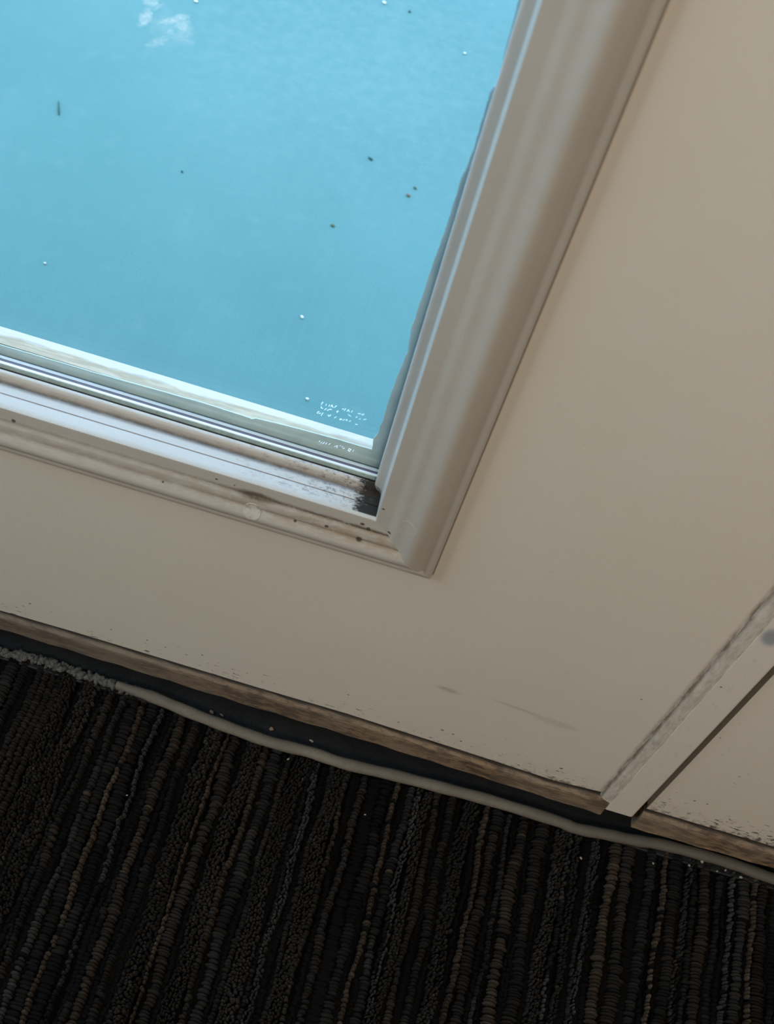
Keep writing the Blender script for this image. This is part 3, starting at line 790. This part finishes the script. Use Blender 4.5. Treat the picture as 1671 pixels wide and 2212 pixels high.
# vinyl edging along the carpet's cut edge
def tube(path, rad, K=12):
    V = []; Fc = []
    n = len(path)
    for i, p in enumerate(path):
        d = (path[min(i+1, n-1)]-path[max(i-1, 0)]).normalized(); s = d.cross(Vector((0, 0, 1))).normalized(); u = s.cross(d)
        r = rad(i)
        for k_ in range(K):
            a = 2*math.pi*k_/K; V.append(p+s*(r*math.cos(a))+u*(r*.86*math.sin(a)))
    for i in range(n-1):
        for k_ in range(K):
            k2 = (k_+1) % K; Fc.append((i*K+k_, i*K+k2, (i+1)*K+k2, (i+1)*K+k_))
    Fc.append(tuple(reversed(range(K)))); Fc.append(tuple((n-1)*K+k_ for k_ in range(K)))
    return V, Fc
def catmull(P, m):
    out = []
    for i in range(len(P)-1):
        p0, p1, p2, p3 = P[max(i-1, 0)], P[i], P[i+1], P[min(i+2, len(P)-1)]
        for j in range(m):
            t = j/m
            out.append(.5*((2*p1)+(p2-p0)*t+(2*p0-5*p1+4*p2-p3)*t*t+(3*p1-p0-3*p2+p3)*t**3))
    out.append(P[-1]); return out
ED = EDGE[3:] + [EDGE[-1]+Vector((.12, -.006, 0)), EDGE[-1]+Vector((.30, .004, 0)), EDGE[-1]+Vector((.6, 0, 0))]
path = catmull(ED, 8)
rr_ = lambda i: (.0028+.0019*min(1, i/14))*(1+.04*math.sin(i*.9))
V, Fc = tube([p+Vector((0, 0, .0004)) for p in path], rr_)
edging = mk('carpet_edging', V, Fc, M_EDGE, None, tuple(EDGE[10]), smooth=True)
tag(edging, 'wavy taupe vinyl cord edging the carpet along the black threshold', 'edging')
# its frayed left end
mb = MB()
fp = catmull([EDGE[0]+Vector((-.25, .003, 0)), EDGE[0]+Vector((-.1, .002, 0))]+EDGE[:5], 22)
for p in fp:
    for q_ in range(2):
        s = random.uniform(.0013, .0028); cx = p+Vector((random.uniform(-.002, .002), random.uniform(-.0022, .0022), random.uniform(-.0025, -.0005)))
        rot = Matrix.Rotation(random.uniform(0, 6), 3, 'Z') @ Matrix.Rotation(random.uniform(-.5, .5), 3, 'X')
        v = []; f = []
        KK, RR = 7, 4
        for r in range(1, RR):
            a = math.pi*r/RR
            for s2 in range(KK):
                t = 2*math.pi*s2/KK; j = random.uniform(.75, 1.25)
                v.append(cx+rot @ Vector((1.6*s*math.sin(a)*math.cos(t)*j, s*.9*math.sin(a)*math.sin(t)*j, s*.75*math.cos(a))))
        v += [cx+Vector((0, 0, s*.75)), cx-Vector((0, 0, s*.75))]
        for r in range(RR-2):
            for s2 in range(KK):
                s3 = (s2+1) % KK; f.append((r*KK+s2, (r+1)*KK+s2, (r+1)*KK+s3, r*KK+s3))
        for s2 in range(KK):
            s3 = (s2+1) % KK; f.append((len(v)-2, s2, s3)); f.append((len(v)-1, (RR-2)*KK+s3, (RR-2)*KK+s2))
        mb.add(v, f)
fe = mb.build('frayed_end', M_FRAY, edging, tuple(EDGE[1]), smooth=True); fe['label'] = 'frayed greyish left end'

# ================================================================== CRUMBS AND LEAF BITS
def pebble(name, p, sx, sy, sz, m, label, cat, group=None, rot=0.0, sharp=.25, lift=.35):
    v = []; f = []; KK, RR = 8, 5
    R = Matrix.Rotation(rot, 3, 'Z'); p = Vector(p)+Vector((0, 0, sz*(1-lift)))
    for r in range(1, RR):
        a = math.pi*r/RR
        for s2 in range(KK):
            t = 2*math.pi*s2/KK; j = 1+random.uniform(-sharp, sharp)
            v.append(p+R @ Vector((sx*math.sin(a)*math.cos(t)*j, sy*math.sin(a)*math.sin(t)*j, sz*math.cos(a))))
    v += [p+Vector((0, 0, sz)), p-Vector((0, 0, sz))]
    for r in range(RR-2):
        for s2 in range(KK):
            s3 = (s2+1) % KK; f.append((r*KK+s2, (r+1)*KK+s2, (r+1)*KK+s3, r*KK+s3))
    for s2 in range(KK):
        s3 = (s2+1) % KK; f.append((len(v)-2, s2, s3)); f.append((len(v)-1, (RR-2)*KK+s3, (RR-2)*KK+s2))
    o = mk(name, v, f, m, None, tuple(p-Vector((0, 0, sz)))); return tag(o, label, cat, group)
TZ = -.0035
for px, py, a, b_, h_, m, lab in (
    (457,1539,.0023,.0013,.0011,M_CHIP,'tan wedge-shaped crumb on the black threshold, left of the others'),
    (479,1545,.0020,.0007,.0006,M_CHIP,'thin dull sliver of debris just right of the tan wedge crumb'),
    (586,1575,.0018,.0017,.0012,M_CHIP,'roundish tan crumb lying alone on the black threshold'),
    (672,1601,.0020,.0009,.0007,M_CRUMB,'small pale grey flake on the threshold beside the taupe cord')):
    pebble('crumb', at_z(px, py, TZ+.0006), a, b_, h_, m, lab, 'crumb', 'crumbs on the black threshold', rot=-.3, lift=.05)
for px, py, a, m, lab in (
    (1515,1861,.0018,M_CRUMB,'largest pale crumb on the carpet below the right door'),
    (1488,1870,.0011,M_CRUMB,'pale crumb on the carpet just left of the largest crumb'),
    (1548,1882,.0009,M_CRUMB,'dim crumb just below and right of the largest pale crumb'),
    (1566,1880,.0010,M_CRUMB,'dim crumb against the taupe cord, second right of the largest crumb'),
    (1599,1895,.0014,M_CRUMB,'oval pale crumb by the edging, rightmost on the carpet'),
    (1410,1865,.0009,M_CRUMB,'tiny bright crumb on the carpet under the seam strip'),
    (1254,1854,.0012,M_CRUMB,'yellowish speck on the carpet, leftmost crumb at the right side'),
    (622,1640,.0010,M_CRUMB,'tiny white fleck on the carpet edge below the middle of the cord'),
    (788,1760,.0008,M_CRUMB,'white fleck in a black stripe below the middle of the cord'),
    (274,1718,.0008,M_CRUMB,'white fleck on the carpet at the left below the cord')):
    pebble('crumb', at_z(px, py, .001), a, a*.7, a*.6, m, lab, 'crumb', 'pale crumbs on the carpet', rot=random.uniform(-1, 1), lift=.55)
def blade(px, py, L, wd, ang, m, label):
    p = gp(px, py); R = Matrix.Rotation(ang, 3, 'Z'); V = []; N = 6
    for i in range(N+1):
        t = i/N; h = wd*(.25+.75*(1-t))*(1 if i else .5); z = .0006+.0012*math.sin(math.pi*t)
        for sx in (-1, 0, 1):
            V.append(p+R @ Vector((sx*h, (t-.5)*L, z+(.0008 if sx == 0 else 0))))
    n3 = len(V); V += [v-Vector((0, 0, .0006)) for v in V]; f = []
    for i in range(N):
        for s2 in range(2):
            a = i*3+s2; f.append((a, a+1, a+4, a+3)); f.append((n3+a, n3+a+3, n3+a+4, n3+a+1))
    ring = [0, 1, 2]+[i*3+2 for i in range(1, N+1)]+[N*3+1, N*3]+[i*3 for i in range(N-1, 0, -1)]
    for a, c_ in zip(ring, ring[1:]+ring[:1]): f.append((c_, a, n3+a, n3+c_))
    o = mk('leaf_fragment', V, f, m, None, tuple(p)); tag(o, label, 'leaf')
blade(127, 234, .0215, .0013, math.radians(22), M_LEAFG, 'dark green leaf sliver on the blue deck')
for px, py, a, b_, m, lab, nm, ct in (
    (881,423,.0027,.0018,M_LEAFB,'brown seed husk on the blue deck near the right frame','seed_husk','seed'),
    (896,407,.0024,.0018,M_LEAFO,'green seed husk just above the brown one on the blue deck','seed_husk','seed'),
    (718,488,.0024,.0019,M_LEAFO,'lone olive seed husk in the middle of the blue deck','seed_husk','seed'),
    (800,344,.0036,.0016,M_LEAFG,'thin dark fragment above the seed husks on the blue deck','leaf_fragment','leaf'),
    (393,372,.0018,.0008,M_LEAFG,'tiny dark fleck left of the middle of the blue deck','leaf_fragment','leaf'),
    (652,686,.0019,.0017,M_WHITE,'white fleck low on the blue deck','paint_fleck','fleck'),
    (1003,116,.0018,.0016,M_WHITE,'white fleck by the top of the right frame','paint_fleck','fleck'),
    (423,4,.0026,.0020,M_WHITE,'white fleck right of the white splash on the deck','paint_fleck','fleck'),
    (663,863,.0017,.0015,M_WHITE,'white fleck just above the white outer sill','paint_fleck','fleck'),
    (830,7,.0030,.0022,M_WHITE,'pale fleck at the top middle of the blue deck','paint_fleck','fleck'),
    (97,570,.0014,.0012,M_WHITE,'faint white fleck at the left of the deck','paint_fleck','fleck'),
    (884,26,.0020,.0016,M_LEAFG,'grey dot high on the deck left of the frame','leaf_fragment','leaf')):
    pebble(nm, gp(px, py), a, b_, .0010, m, lab, ct, None, rot=-.5, lift=.0)

PART_LABELS = {'bottom_strip': 'weathered brown wooden strip along the foot', 'glass_pane': 'clear glass pane', 'glazing_tape': 'grey green tape with a torn edge',
    'etched_mark': 'small white etched lettering', 'painted_seal': 'greyish brushed paint seal', 'foot_seal': 'black rubber seal', 'spacer_groove': 'dark purple grey groove',
    'spacer_edge': 'bright white edge', 'outer_frame': 'weathered white outer sill with cream caulk', 'seam_backing': 'black backing in the gap'}
for o in list(SC.objects):
    b0 = o.name.split('.')[0]
    if o.parent is not None and b0 in PART_LABELS: o['label'] = PART_LABELS[b0]
for o in list(SC.objects):
    if '_o' in o.keys(): del o['_o']
